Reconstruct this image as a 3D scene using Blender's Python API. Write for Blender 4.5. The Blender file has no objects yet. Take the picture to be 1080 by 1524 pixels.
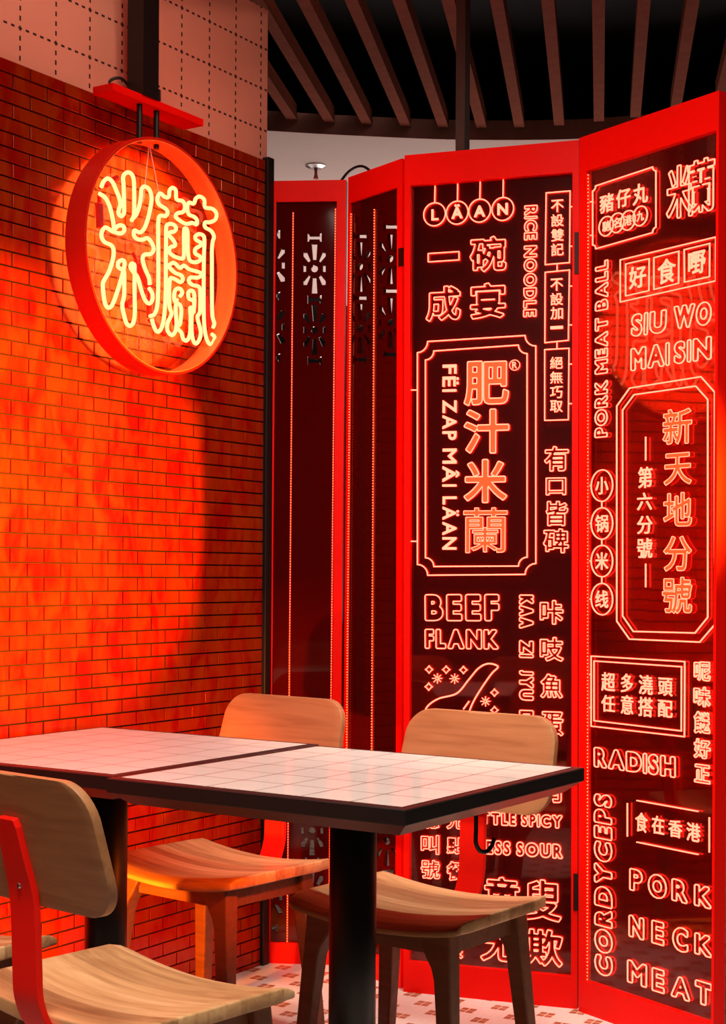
import bpy, bmesh, math, random
import numpy as np
from mathutils import Vector, Matrix
random.seed(7)
S = bpy.context.scene
COL = S.collection
PI = math.pi

# ------------------------------------------------------------------ camera
F_PX, CX, CY = 2260.98, 560.17, 850.71
YAW, TILT, ROLL, CAM_H = 0.5643, 0.00188, 0.0064, 1.1357
fwd = Vector((-math.sin(YAW)*math.cos(TILT), math.cos(YAW)*math.cos(TILT), math.sin(TILT)))
rgt0 = Vector((math.cos(YAW), math.sin(YAW), 0)); up0 = rgt0.cross(fwd)
rgt = math.cos(ROLL)*rgt0 + math.sin(ROLL)*up0
upv = -math.sin(ROLL)*rgt0 + math.cos(ROLL)*up0
EYE = Vector((0, 0, CAM_H))
cam_d = bpy.data.cameras.new('camera'); cam = bpy.data.objects.new('camera', cam_d); COL.objects.link(cam)
cam_d.sensor_fit = 'AUTO'; cam_d.sensor_width = 36.0
cam_d.lens = F_PX*36.0/1524.0
cam_d.shift_x = (540-CX)/1524.0; cam_d.shift_y = (CY-762)/1524.0
cam_d.clip_start = 0.05; cam_d.clip_end = 100
M4 = Matrix((rgt, upv, -fwd)).transposed().to_4x4(); M4.translation = EYE
cam.matrix_world = M4
S.camera = cam

# ------------------------------------------------------------------ view + world
S.view_settings.view_transform = 'Standard'; S.view_settings.look = 'None'
S.view_settings.exposure = 0.0; S.view_settings.gamma = 1.0; S.view_settings.use_curve_mapping = False
S.cycles.use_denoising = True
S.cycles.max_bounces = 8; S.cycles.transparent_max_bounces = 12
S.cycles.caustics_reflective = False; S.cycles.caustics_refractive = False
S.cycles.sample_clamp_indirect = 6.0
w = bpy.data.worlds.new('room_dark'); S.world = w; w.use_nodes = True
w.node_tree.nodes['Background'].inputs[0].default_value = (0.02, 0.006, 0.006, 1)
w.node_tree.nodes['Background'].inputs[1].default_value = 0.4

# ------------------------------------------------------------------ lights
def area(name, loc, target, sx, sy, power, color, spread=PI):
    l = bpy.data.lights.new(name, 'AREA'); l.shape = 'RECTANGLE'; l.size = sx; l.size_y = sy
    l.energy = power; l.color = color; l.spread = spread
    o = bpy.data.objects.new(name, l); COL.objects.link(o); o.location = loc
    o.rotation_euler = (Vector(target)-Vector(loc)).to_track_quat('-Z', 'Y').to_euler()
    return o
# white downlights of the dining room, added orange, board and back-room fills
def spot(name, loc, target, power, color, angle, blend, radius):
    l = bpy.data.lights.new(name, 'SPOT'); l.energy = power; l.color = color
    l.spot_size = math.radians(angle); l.spot_blend = blend; l.shadow_soft_size = radius
    o = bpy.data.objects.new(name, l); COL.objects.link(o); o.location = loc
    o.rotation_euler = (Vector(target)-Vector(loc)).to_track_quat('-Z', 'Y').to_euler()
    return o
area('downlight_front', (-1.2, 1.0, 2.7), (-1.75, 2.0, 0.6), 0.5, 0.5, 21, (1.0, 0.86, 0.74), math.radians(100))
area('downlight_screen', (-1.0, 2.0, 2.80), (-1.75, 3.4, 0.5), 0.35, 0.35, 18, (1.0, 0.82, 0.70), math.radians(100))
for y, p in ((1.90, 4200), (2.36, 3600), (2.74, 2800)):
    spot('orange_wall_fill', (0.9, 3.70, 1.42), (-2.63, y, 1.30), p, (1.0, 0.21, 0.008), 19.5, 0.5, 0.06)  # added unseen spots standing in for neon reflected by the tiles
spot('orange_low_fill', (-1.78, 2.62, 0.655), (-2.63, 2.95, 0.45), 22, (1.0, 0.12, 0.006), 80, 0.6, 0.02)  # added lamp hidden under the table top, brightens the low tiles
spot('orange_floor_fill', (-2.40, 2.10, 0.32), (-2.64, 2.95, 0.34), 170, (1.0, 0.22, 0.010), 60, 0.6, 0.02)  # added low lamp near the wall for the tiles below the tables
spot('downlight_aisle', (-1.72, 3.25, 2.95), (-1.72, 3.22, 0.0), 190, (0.95, 0.90, 0.80), 42, 0.7, 0.05)
area('board_fill', (-1.9, 2.5, 3.05), (-2.64, 2.75, 2.6), 0.8, 0.1, 9, (1.0, 0.55, 0.42), math.radians(110))  # added lamp out of view to brighten the pink board
area('back_room_fill', (-3.9, 7.6, 0.8), (-3.9, 7.7, 2.9), 3.0, 3.6, 120, (1.0, 0.80, 0.74))  # added upward panel hidden behind the screens to light the soffit

# ------------------------------------------------------------------ helpers: pixels of the surveyed photograph to points in the room
def ray(x, y): return rgt*((x-CX)/F_PX) - upv*((y-CY)/F_PX) + fwd
def at_z(x, y, z):
    d = ray(x, y); return EYE + d*((z-CAM_H)/d.z)
def at_x(x, y, X):
    d = ray(x, y); return EYE + d*(X/d.x)
def to_px(P):
    d = Vector(P)-EYE; z = d.dot(fwd)
    return (CX+F_PX*d.dot(rgt)/z, CY-F_PX*d.dot(upv)/z)

# ------------------------------------------------------------------ helpers: objects
def tag(o, label=None, cat=None, group=None, kind=None):
    if label: o['label'] = label
    if cat: o['category'] = cat
    if group: o['group'] = group
    if kind: o['kind'] = kind
    return o
def thing(name, loc, label, cat, rz=0.0, group=None):
    o = bpy.data.objects.new(name, None); COL.objects.link(o); o.location = loc; o.rotation_euler = (0, 0, rz)
    o.empty_display_size = 0.1
    return tag(o, label, cat, group)
def obj(name, data, mat, parent=None, world=True, label=None, bevel=0, smooth=False):
    """data: bmesh or (verts, faces). world=True: coordinates are room coordinates, shifted to the parent's base."""
    me = bpy.data.meshes.new(name)
    if isinstance(data, tuple): me.from_pydata([tuple(v) for v in data[0]], [], data[1])
    else: data.to_mesh(me); data.free()
    me.validate(); me.update()
    mats = mat if isinstance(mat, list) else [mat]
    for m in mats: me.materials.append(m)
    o = bpy.data.objects.new(name, me); COL.objects.link(o)
    if parent is not None:
        o.parent = parent
        if world:
            off = Vector(parent.location)
            p = parent
            while p.parent: p = p.parent; off = off + Vector(p.location)
            me.transform(Matrix.Translation(-off))
    if smooth:
        for p in me.polygons: p.use_smooth = True
    if bevel:
        b = o.modifiers.new('bevel', 'BEVEL'); b.width = bevel; b.segments = 2; b.limit_method = 'ANGLE'; b.angle_limit = math.radians(40)
    if label: o['label'] = label
    return o
def box(bm, x0, x1, y0, y1, z0, z1):
    v = [bm.verts.new(p) for p in ((x0,y0,z0),(x1,y0,z0),(x1,y1,z0),(x0,y1,z0),(x0,y0,z1),(x1,y0,z1),(x1,y1,z1),(x0,y1,z1))]
    for f in ((0,3,2,1),(4,5,6,7),(0,1,5,4),(1,2,6,5),(2,3,7,6),(3,0,4,7)): bm.faces.new([v[i] for i in f])
def loft(bm, rings, cap=True):
    vs = [[bm.verts.new(p) for p in r] for r in rings]; n = len(rings[0])
    for a, b in zip(vs, vs[1:]):
        for i in range(n): bm.faces.new((a[i], a[(i+1)%n], b[(i+1)%n], b[i]))
    if cap: bm.faces.new(list(reversed(vs[0]))); bm.faces.new(vs[-1])
def tube(bm, pts, r, n=8, closed=False):
    pts = [Vector(p) for p in pts]; N = len(pts); rings = []
    t0 = None; nrm = None
    for i, p in enumerate(pts):
        a = pts[(i-1) % N] if (closed or i > 0) else p
        b = pts[(i+1) % N] if (closed or i < N-1) else p
        t = (b-a)
        if t.length < 1e-9: t = Vector((0,0,1))
        t.normalize()
        if nrm is None:
            ref = Vector((0,0,1)) if abs(t.z) < .9 else Vector((1,0,0))
            nrm = t.cross(ref).normalized()
        else:
            nrm = (nrm - t*nrm.dot(t))
            if nrm.length < 1e-6: nrm = t.orthogonal()
            nrm.normalize()
        bi = t.cross(nrm)
        rr = r[i] if isinstance(r, (list, tuple)) else r
        rings.append([p + (nrm*math.cos(2*PI*k/n) + bi*math.sin(2*PI*k/n))*rr for k in range(n)])
    if closed:
        vs = [[bm.verts.new(p) for p in q] for q in rings]
        for i in range(N):
            a, b = vs[i], vs[(i+1) % N]
            for k in range(n): bm.faces.new((a[k], a[(k+1)%n], b[(k+1)%n], b[k]))
    else: loft(bm, rings)
def catmull(P, step=6):
    P = [np.array(p, float) for p in P]; out = []
    Q = [2*P[0]-P[1]] + P + [2*P[-1]-P[-2]]
    for i in range(1, len(Q)-2):
        p0, p1, p2, p3 = Q[i-1:i+3]
        for k in range(step):
            t = k/step
            out.append(0.5*(2*p1+(p2-p0)*t+(2*p0-5*p1+4*p2-p3)*t*t+(3*p1-p0-3*p2+p3)*t**3))
    out.append(P[-1]); return out

# ------------------------------------------------------------------ helpers: materials
def newmat(name):
    m = bpy.data.materials.new(name); m.use_nodes = True
    nt = m.node_tree; b = nt.nodes['Principled BSDF']
    return m, nt, b
def pmat(name, col, rough=.5, metal=0, spec=.4, noise=0.0, bump=0.0, nscale=30, coat=0):
    m, nt, b = newmat(name)
    b.inputs['Base Color'].default_value = (*col, 1); b.inputs['Roughness'].default_value = rough
    b.inputs['Metallic'].default_value = metal; b.inputs['Specular IOR Level'].default_value = spec
    b.inputs['Coat Weight'].default_value = coat
    tc = nt.nodes.new('ShaderNodeTexCoord')
    n = nt.nodes.new('ShaderNodeTexNoise'); n.inputs['Scale'].default_value = nscale; n.inputs['Detail'].default_value = 3
    nt.links.new(tc.outputs['Object'], n.inputs['Vector'])
    if noise:
        mx = nt.nodes.new('ShaderNodeMix'); mx.data_type = 'RGBA'
        mx.inputs['A'].default_value = (*[c*(1-noise) for c in col], 1); mx.inputs['B'].default_value = (*[min(1, c*(1+noise)) for c in col], 1)
        nt.links.new(n.outputs['Fac'], mx.inputs['Factor']); nt.links.new(mx.outputs['Result'], b.inputs['Base Color'])
    if bump:
        bp = nt.nodes.new('ShaderNodeBump'); bp.inputs['Strength'].default_value = bump; bp.inputs['Distance'].default_value = .002
        nt.links.new(n.outputs['Fac'], bp.inputs['Height']); nt.links.new(bp.outputs['Normal'], b.inputs['Normal'])
    return m
def emat(name, col, strength=1.0):
    m, nt, b = newmat(name)
    b.inputs['Base Color'].default_value = (*[min(.8, c) for c in col], 1)
    b.inputs['Emission Color'].default_value = (*col, 1); b.inputs['Emission Strength'].default_value = strength
    m.cycles.emission_sampling = 'FRONT_BACK'
    return m
class G:
    """tiny node-math helper"""
    def __init__(s, nt): s.nt = nt
    def m(s, op, a, b=0.0, c=0.0):
        n = s.nt.nodes.new('ShaderNodeMath'); n.operation = op
        for i, v in enumerate((a, b, c)):
            if isinstance(v, (int, float)): n.inputs[i].default_value = v
            else: s.nt.links.new(v, n.inputs[i])
        return n.outputs[0]
    def xyz(s):
        tc = s.nt.nodes.new('ShaderNodeTexCoord'); sp = s.nt.nodes.new('ShaderNodeSeparateXYZ')
        s.nt.links.new(tc.outputs['Object'], sp.inputs[0]); return sp.outputs, tc.outputs['Object']
    def mix(s, f, a, b):
        n = s.nt.nodes.new('ShaderNodeMix'); n.data_type = 'RGBA'
        s.nt.links.new(f, n.inputs['Factor'])
        for k, v in (('A', a), ('B', b)):
            if isinstance(v, tuple): n.inputs[k].default_value = (*v, 1)
            else: s.nt.links.new(v, n.inputs[k])
        return n.outputs['Result']

RED = pmat('red_lacquer', (.84, .0035, .0008), .42, spec=.15, noise=.04, bump=.05, nscale=60)
RED_STEEL = pmat('red_steel', (.82, .008, .003), .45, spec=.22, noise=.04, nscale=40)
RED_RING = pmat('red_ring_enamel', (.62, .010, .003), .4, spec=.25, noise=.04, nscale=40)
BLACK = pmat('black_powder_coat', (.006, .005, .005), .42, noise=.3, nscale=80)
BLACKTRIM = pmat('black_trim', (.004, .003, .003), .5)
SLAT = pmat('slat_timber', (.20, .052, .030), .8, spec=.03, noise=.25, nscale=25)
CEIL = pmat('ceiling_black', (.004, .003, .003), .9)
SOFF = pmat('soffit_plaster', (.55, .44, .40), .9, noise=.05, nscale=6)
FASC = pmat('fascia_brown', (.50, .30, .27), .7, noise=.2, nscale=20)
STEEL = pmat('brushed_steel', (.55, .5, .5), .3, metal=1, noise=.1)
WIRE = pmat('black_cable', (.01, .01, .01), .5)
POSTM = pmat('grey_post_paint', (.05, .045, .042), .5, noise=.1)
DARKW = pmat('dark_wall_paint', (.02, .012, .012), .8, noise=.3)
def mirrored_mat():
    """dark back pane that throws back a red ghost of the lettering"""
    m, nt, b = newmat('dark_red_mirror_back')
    b.inputs['Base Color'].default_value = (.045, .0008, .0004, 1); b.inputs['Roughness'].default_value = .3; b.inputs['Specular IOR Level'].default_value = .2
    gs = nt.nodes.new('ShaderNodeBsdfGlossy'); gs.inputs['Color'].default_value = (.9, .035, .015, 1); gs.inputs['Roughness'].default_value = .03
    mx = nt.nodes.new('ShaderNodeMixShader'); mx.inputs[0].default_value = .13
    nt.links.new(b.outputs[0], mx.inputs[1]); nt.links.new(gs.outputs[0], mx.inputs[2]); nt.links.new(mx.outputs[0], nt.nodes['Material Output'].inputs['Surface'])
    return m
MIRRORED = mirrored_mat()

def tile_mat():
    m, nt, b = newmat('glazed_red_tile'); g = G(nt)
    o, vec = g.xyz()
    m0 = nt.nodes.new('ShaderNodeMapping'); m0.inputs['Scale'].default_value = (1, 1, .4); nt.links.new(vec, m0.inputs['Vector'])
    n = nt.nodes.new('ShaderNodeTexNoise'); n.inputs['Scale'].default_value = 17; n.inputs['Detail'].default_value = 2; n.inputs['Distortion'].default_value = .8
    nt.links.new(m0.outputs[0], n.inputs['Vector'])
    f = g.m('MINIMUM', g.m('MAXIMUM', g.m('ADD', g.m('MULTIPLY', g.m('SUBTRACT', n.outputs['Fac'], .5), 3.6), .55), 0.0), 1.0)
    c = g.mix(f, (.25, .0035, .0006), (.28, .026, .0012))      # wavy orange neon reflections painted into the red tile colour
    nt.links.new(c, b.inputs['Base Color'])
    mp = nt.nodes.new('ShaderNodeMapping'); mp.inputs['Scale'].default_value = (1, 1, .45)
    nt.links.new(vec, mp.inputs['Vector'])
    n2 = nt.nodes.new('ShaderNodeTexNoise'); n2.inputs['Scale'].default_value = 26; n2.inputs['Detail'].default_value = 1
    nt.links.new(mp.outputs[0], n2.inputs['Vector'])
    bp = nt.nodes.new('ShaderNodeBump'); bp.inputs['Strength'].default_value = .35; bp.inputs['Distance'].default_value = .004
    nt.links.new(n2.outputs['Fac'], bp.inputs['Height']); nt.links.new(bp.outputs['Normal'], b.inputs['Normal'])
    b.inputs['Roughness'].default_value = .2; b.inputs['Specular IOR Level'].default_value = .5; b.inputs['IOR'].default_value = 1.7; b.inputs['Specular Tint'].default_value = (1, .22, .15, 1)
    return m
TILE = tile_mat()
GROUT = pmat('dark_grout', (.004, .001, .001), .8, noise=.2, nscale=50)

def wood_mat(name, stripes=True, base=((.55,.32,.14),(.27,.13,.05),(.76,.52,.27)), plank=.034):
    m, nt, b = newmat(name); g = G(nt)
    o, vec = g.xyz()
    oi = nt.nodes.new('ShaderNodeObjectInfo')
    mp = nt.nodes.new('ShaderNodeMapping')
    mp.inputs['Scale'].default_value = (3, 40, 40)
    nt.links.new(vec, mp.inputs['Vector'])
    off = nt.nodes.new('ShaderNodeCombineXYZ'); nt.links.new(g.m('MULTIPLY', oi.outputs['Random'], 37.0), off.inputs[0])
    nt.links.new(off.outputs[0], mp.inputs['Location'])
    n = nt.nodes.new('ShaderNodeTexNoise'); n.inputs['Scale'].default_value = 1.6; n.inputs['Detail'].default_value = 5; n.inputs['Distortion'].default_value = .6
    nt.links.new(mp.outputs[0], n.inputs['Vector'])
    cr = nt.nodes.new('ShaderNodeValToRGB'); e = cr.color_ramp.elements
    e[0].position = .0; e[0].color = (*base[1], 1); e[1].position = 1; e[1].color = (*base[2], 1)
    k = e.new(.5); k.color = (*base[0], 1)
    if stripes:
        w_ = g.m('ADD', g.m('DIVIDE', o[1], plank), g.m('MULTIPLY', oi.outputs['Random'], 50.0))
        fl = g.m('FLOOR', w_)
        wn = nt.nodes.new('ShaderNodeTexWhiteNoise'); wn.noise_dimensions = '1D'; nt.links.new(fl, wn.inputs['W'])
        f = g.m('ADD', g.m('MULTIPLY', wn.outputs['Value'], .72), g.m('MULTIPLY', g.m('SUBTRACT', n.outputs['Fac'], .36), .9))
    else:
        f = g.m('ADD', g.m('MULTIPLY', g.m('SUBTRACT', n.outputs['Fac'], .5), 1.3), .5)
    nt.links.new(f, cr.inputs['Fac']); nt.links.new(cr.outputs['Color'], b.inputs['Base Color'])
    b.inputs['Roughness'].default_value = .42; b.inputs['Specular IOR Level'].default_value = .4
    bp = nt.nodes.new('ShaderNodeBump'); bp.inputs['Strength'].default_value = .12; bp.inputs['Distance'].default_value = .001
    nt.links.new(n.outputs['Fac'], bp.inputs['Height']); nt.links.new(bp.outputs['Normal'], b.inputs['Normal'])
    return m
SEATW = wood_mat('ash_butcher_block')
BACKW = wood_mat('ash_veneer', stripes=False, base=((.34,.155,.062),(.22,.090,.033),(.41,.20,.088)))
LEGW = wood_mat('shaded_ash_leg', stripes=False, base=((.17,.062,.026),(.11,.038,.016),(.22,.085,.038)))  # same ash as the chair, darkened for the shade below the seat

def tabletop_mat(px_, py_, ox, oy):
    m, nt, b = newmat('white_glazed_table_tile'); g = G(nt)
    o, vec = g.xyz()
    def line(c, off, pitch):
        fr = g.m('FRACT', g.m('DIVIDE', g.m('SUBTRACT', c, off), pitch))
        d = g.m('MINIMUM', fr, g.m('SUBTRACT', 1.0, fr))
        return g.m('LESS_THAN', d, .0017/pitch)
    l = g.m('MAXIMUM', line(o[0], ox, px_), line(o[1], oy, py_))
    nt.links.new(g.mix(l, (.68, .68, .64), (.12, .07, .055)), b.inputs['Base Color'])
    nt.links.new(g.m('ADD', g.m('MULTIPLY', l, .5), .13), b.inputs['Roughness'])
    n = nt.nodes.new('ShaderNodeTexNoise'); n.inputs['Scale'].default_value = 14
    nt.links.new(vec, n.inputs['Vector'])
    h = g.m('SUBTRACT', g.m('MULTIPLY', n.outputs['Fac'], .25), g.m('MULTIPLY', l, .5))
    bp = nt.nodes.new('ShaderNodeBump'); bp.inputs['Strength'].default_value = .3; bp.inputs['Distance'].default_value = .001
    nt.links.new(h, bp.inputs['Height']); nt.links.new(bp.outputs['Normal'], b.inputs['Normal'])
    return m

def floor_mat():
    m, nt, b = newmat('mosaic_floor'); g = G(nt)
    o, vec = g.xyz()
    rt = nt.nodes.new('ShaderNodeMapping'); rt.inputs['Rotation'].default_value = (0, 0, math.radians(-4)); nt.links.new(vec, rt.inputs['Vector'])
    sp = nt.nodes.new('ShaderNodeSeparateXYZ'); nt.links.new(rt.outputs[0], sp.inputs[0])
    P = .0645
    u = g.m('DIVIDE', g.m('ADD', sp.outputs[0], 10.02), P); v = g.m('DIVIDE', g.m('ADD', sp.outputs[1], 10.035), P)
    iu, iv = g.m('FLOOR', u), g.m('FLOOR', v)
    par = g.m('MODULO', g.m('ADD', iu, iv), 2.0); even = g.m('LESS_THAN', par, .5)
    fu, fv = g.m('SUBTRACT', g.m('FRACT', u), .5), g.m('SUBTRACT', g.m('FRACT', v), .5)
    au, av = g.m('ABSOLUTE', fu), g.m('ABSOLUTE', fv)
    big = g.m('MAXIMUM', au, av); inn = g.m('LESS_THAN', big, .31)
    gap = g.m('GREATER_THAN', g.m('MINIMUM', au, av), .022)
    br = g.m('MULTIPLY', g.m('MULTIPLY', even, inn), gap)
    # small mosaic joints
    q = P/3.2
    def jl(c):
        fr = g.m('FRACT', g.m('DIVIDE', c, q)); d = g.m('MINIMUM', fr, g.m('SUBTRACT', 1.0, fr)); return g.m('LESS_THAN', d, .035)
    j = g.m('MAXIMUM', jl(sp.outputs[0]), jl(sp.outputs[1]))
    n = nt.nodes.new('ShaderNodeTexNoise'); n.inputs['Scale'].default_value = 120; nt.links.new(vec, n.inputs['Vector'])
    n2 = nt.nodes.new('ShaderNodeTexWhiteNoise'); n2.noise_dimensions = '2D'
    cb = nt.nodes.new('ShaderNodeCombineXYZ'); nt.links.new(g.m('FLOOR', g.m('MULTIPLY', u, 2)), cb.inputs[0]); nt.links.new(g.m('FLOOR', g.m('MULTIPLY', v, 2)), cb.inputs[1])
    nt.links.new(cb.outputs[0], n2.inputs['Vector'])
    white = g.mix(n.outputs['Fac'], (.66, .63, .56), (.78, .75, .68))
    white = g.mix(g.m('MULTIPLY', j, .22), white, (.45, .40, .35))
    brown = g.mix(n2.outputs['Value'], (.30, .095, .035), (.40, .17, .085))
    nt.links.new(g.mix(br, white, brown), b.inputs['Base Color']); b.inputs['Roughness'].default_value = .35
    return m

def board_mat():
    m, nt, b = newmat('dashed_pink_board'); g = G(nt)
    o, vec = g.xyz()
    P = .1188
    def ln(a, a0, c, c0, hw=.0028, n=5.0):
        fr = g.m('FRACT', g.m('ADD', g.m('DIVIDE', g.m('SUBTRACT', a, a0), P), 100.5))
        line = g.m('LESS_THAN', g.m('ABSOLUTE', g.m('SUBTRACT', fr, .5)), hw/P)
        d = g.m('LESS_THAN', g.m('FRACT', g.m('ADD', g.m('MULTIPLY', g.m('DIVIDE', g.m('SUBTRACT', c, c0), P), n), 500.25)), .5)
        return g.m('MULTIPLY', line, d)
    l = g.m('MAXIMUM', ln(o[1], 3.0598, o[2], 2.4251), ln(o[2], 2.4251, o[1], 3.0598))
    n = nt.nodes.new('ShaderNodeTexNoise'); n.inputs['Scale'].default_value = 5; nt.links.new(vec, n.inputs['Vector'])
    c = g.mix(n.outputs['Fac'], (.74, .34, .24), (.84, .40, .29))
    nt.links.new(g.mix(l, c, (.025, .006, .006)), b.inputs['Base Color']); b.inputs['Roughness'].default_value = .7
    return m

def glass_mat(name, tint, trans, rough=.02, gl=.10):
    """thin pane: mostly see-through, tinted, with a mirror sheen"""
    m, nt, b = newmat(name); nt.nodes.remove(b)
    out = nt.nodes['Material Output']
    t = nt.nodes.new('ShaderNodeBsdfTransparent'); t.inputs[0].default_value = (*tint, 1)
    gs = nt.nodes.new('ShaderNodeBsdfGlossy'); gs.inputs['Roughness'].default_value = rough; gs.inputs['Color'].default_value = (1, .9, .9, 1)
    fr = nt.nodes.new('ShaderNodeFresnel'); gi = nt.nodes.new('ShaderNodeNewGeometry'); mi = nt.nodes.new('ShaderNodeMath'); mi.operation = 'MULTIPLY_ADD'
    mi.inputs[1].default_value = 1/1.5-1.5; mi.inputs[2].default_value = 1.5   # same sheen seen from either side of the thin pane
    nt.links.new(gi.outputs['Backfacing'], mi.inputs[0]); nt.links.new(mi.outputs[0], fr.inputs['IOR'])
    mx = nt.nodes.new('ShaderNodeMixShader')
    nt.links.new(fr.outputs[0], mx.inputs[0]); nt.links.new(t.outputs[0], mx.inputs[1]); nt.links.new(gs.outputs[0], mx.inputs[2])
    nt.links.new(mx.outputs[0], out.inputs['Surface'])
    return m
CLEAR = glass_mat('clear_acrylic', (.96, .95, .94), .9)
PANE = glass_mat('clear_panel_glass', (.92, .86, .86), .9)
NEON = emat('red_neon_lettering', (1.0, .115, .066), 6.5)
NEONSOFT = emat('orange_neon_face', (1.0, .040, .008), 3.0)
NEON_SIGN = emat('warm_yellow_neon_tube', (1.0, .165, .060), 6.5)
LED = emat('orange_led_dots', (1.0, .16, .06), 5.0)
LEDLINE = emat('red_led_channel', (1.0, .03, .006), .2)

# ------------------------------------------------------------------ setting: floor, ceiling, walls
bm = bmesh.new(); box(bm, -9, 4, -3, 11, -.1, 0)
tag(obj('floor', bm, floor_mat()), 'white mosaic floor with clusters of brown squares', kind='structure')
bm = bmesh.new(); box(bm, -9, 4, -3, 11, 3.15, 3.25)
tag(obj('ceiling', bm, CEIL), 'black ceiling above the slats', kind='structure')
bm = bmesh.new(); box(bm, -9, 4, 10.9, 11, 0, 3.15)
tag(obj('wall_far', bm, DARKW), 'dark far wall', kind='structure')

WX = -2.641; WALL_END = 3.545
KW = 2.635/2.57977
Z0 = CAM_H+(2.27947-CAM_H)*KW; ROW = .033982*KW; BL = .109845*KW; U0 = 2.55561*KW
def build_tiles():
    verts, faces = [], []
    g = .0019; d = .0008; t = .006; rnd = random.Random(3)
    k = 0
    ztop = Z0 + ROW*.885
    rows = [(Z0+g, ztop)] + [(Z0-(k+1)*ROW+g, Z0-k*ROW-g) for k in range(0, 66)] + [(0.0, Z0-66*ROW-g)]
    for r, (za, zb) in enumerate(rows):
        if zb-za < .004: continue
        off = 0.0 if r % 2 == 0 else .5
        n0 = int((.4-U0)/BL)-1
        for n in range(n0, n0+40):
            ya = U0+(n+off)*BL+g; yb = U0+(n+1+off)*BL-g
            if ya > WALL_END-.004: continue
            yb = min(yb, WALL_END)
            if yb-ya < .006: continue
            ta, tb = rnd.gauss(0, .0042), rnd.gauss(0, .006)    # every tile is set at a slightly different tilt
            ym, zm = (ya+yb)/2, (za+zb)/2
            def X(y, z): return WX + t + ta*(y-ym) + tb*(z-zm)
            b0 = len(verts)
            for (y, z) in ((ya,za),(yb,za),(yb,zb),(ya,zb)): verts.append((WX-.002, y, z))
            for (y, z) in ((ya,za),(yb,za),(yb,zb),(ya,zb)): verts.append((X(y,z)-d, y, z))
            for (y, z) in ((ya+d,za+d),(yb-d,za+d),(yb-d,zb-d),(ya+d,zb-d)): verts.append((X(y,z), y, z))
            faces.append((b0+8, b0+9, b0+10, b0+11))
            for i in range(4):
                j = (i+1) % 4
                faces.append((b0+4+i, b0+4+j, b0+8+j, b0+8+i)); faces.append((b0+i, b0+j, b0+4+j, b0+4+i))
    return verts, faces
wl = thing('wall_left', (WX, 2.5, 0), 'wall of glossy red subway tiles', None); wl['kind'] = 'structure'
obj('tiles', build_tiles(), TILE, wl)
bm = bmesh.new(); box(bm, WX-.03, WX+.001, .3, WALL_END, 0, Z0+ROW*.87); obj('grout', bm, GROUT, wl)
bm = bmesh.new(); box(bm, WX-.03, WX+.018, WALL_END, WALL_END+.030, 0, 2.345)
tag(obj('trim_1', bm, BLACKTRIM, bevel=.003), 'black edge trim at the end of the tiled wall', kind='structure')
bm = bmesh.new(); box(bm, WX-.03, WX-.004, .3, WALL_END+.022, Z0+ROW*.88, 2.780)
tag(obj('wall_upper', bm, board_mat()), 'pink board with a dashed black grid above the tiles', kind='structure')

# soffit behind the screens: curved edge, brown fascia, plaster underside
edge = [(-5.2,2.4), (-4.5,3.4), (-3.9,4.08), (-3.382,4.593), (-3.10,4.845), (-2.824,5.063), (-2.47,5.266), (-2.16,5.36), (-1.9,5.38), (-1.3,5.30), (-.6,5.0), (.6,4.2)]
ec = catmull(edge, 6)
n = len(ec)
vs = [(p[0], p[1], 2.80) for p in ec] + [(p[0], 10.9, 2.80) for p in ec]
fs = [(i, i+1, n+i+1, n+i) for i in range(n-1)]
vs += [(p[0], p[1], 2.86) for p in ec] + [(p[0], 10.9, 2.86) for p in ec]
fs += [(2*n+i, 3*n+i, 3*n+i+1, 2*n+i+1) for i in range(n-1)]
tag(obj('ceiling_soffit', (vs, fs), SOFF), 'pale plaster soffit beyond the screens', kind='structure')
vs = [(p[0], p[1], 2.795) for p in ec] + [(p[0], p[1], 2.87) for p in ec]
vs += [(p[0]+.01, p[1]+.02, 2.795) for p in ec] + [(p[0]+.01, p[1]+.02, 2.87) for p in ec]
fs = [(i, i+1, n+i+1, n+i) for i in range(n-1)] + [(2*n+i, i, i+1, 2*n+i+1)[::-1] for i in range(n-1)] + [(2*n+i+1, 2*n+i, 3*n+i, 3*n+i+1) for i in range(n-1)]
tag(obj('trim_2', (vs, fs), FASC), 'curved brown edge of the soffit', kind='structure')

# ceiling slats: each one a thing
sd = Vector((-.406, .914, 0)).normalized(); sp_ = Vector((sd.y, -sd.x, 0))
slat_px = [(435,179),(491,183),(547,187),(604,189),(660,191),(717,192),(773,191),(832,188),(891,182),(945,176),(1005,163),(1072,145)]
ordinal = ['leftmost', 'second from the left', 'third from the left', 'fourth from the left', 'fifth from the left', 'sixth from the left, behind the hanging post',
           'seventh from the left', 'eighth from the left', 'ninth from the left', 'third from the right', 'second from the right', 'rightmost']
for i, (x, y) in enumerate(slat_px):
    e = at_z(x, y, 2.835)
    a = e - sd*(4.6 if i else 1.3); h = .019; e = e - sd*.012
    bm = bmesh.new()
    q = [a-sp_*h, a+sp_*h, e+sp_*h, e-sp_*h]
    loft(bm, [[Vector((p.x, p.y, 2.835)) for p in q], [Vector((p.x, p.y, 2.89)) for p in q]])
    bmesh.ops.recalc_face_normals(bm, faces=bm.faces)
    o = obj('timber_slat', bm, SLAT)
    tag(o, 'long brown timber slat under the black ceiling, ' + ordinal[i], 'slat', 'timber slats under the ceiling')

# ------------------------------------------------------------------ neon sign on the tiled wall
RY, RZ, RR = 2.985, 1.9423, .2983
sign = thing('neon_sign', (-2.56, RY, 2.33), 'round red hanging sign with two glowing yellow neon characters', 'neon sign')
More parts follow.
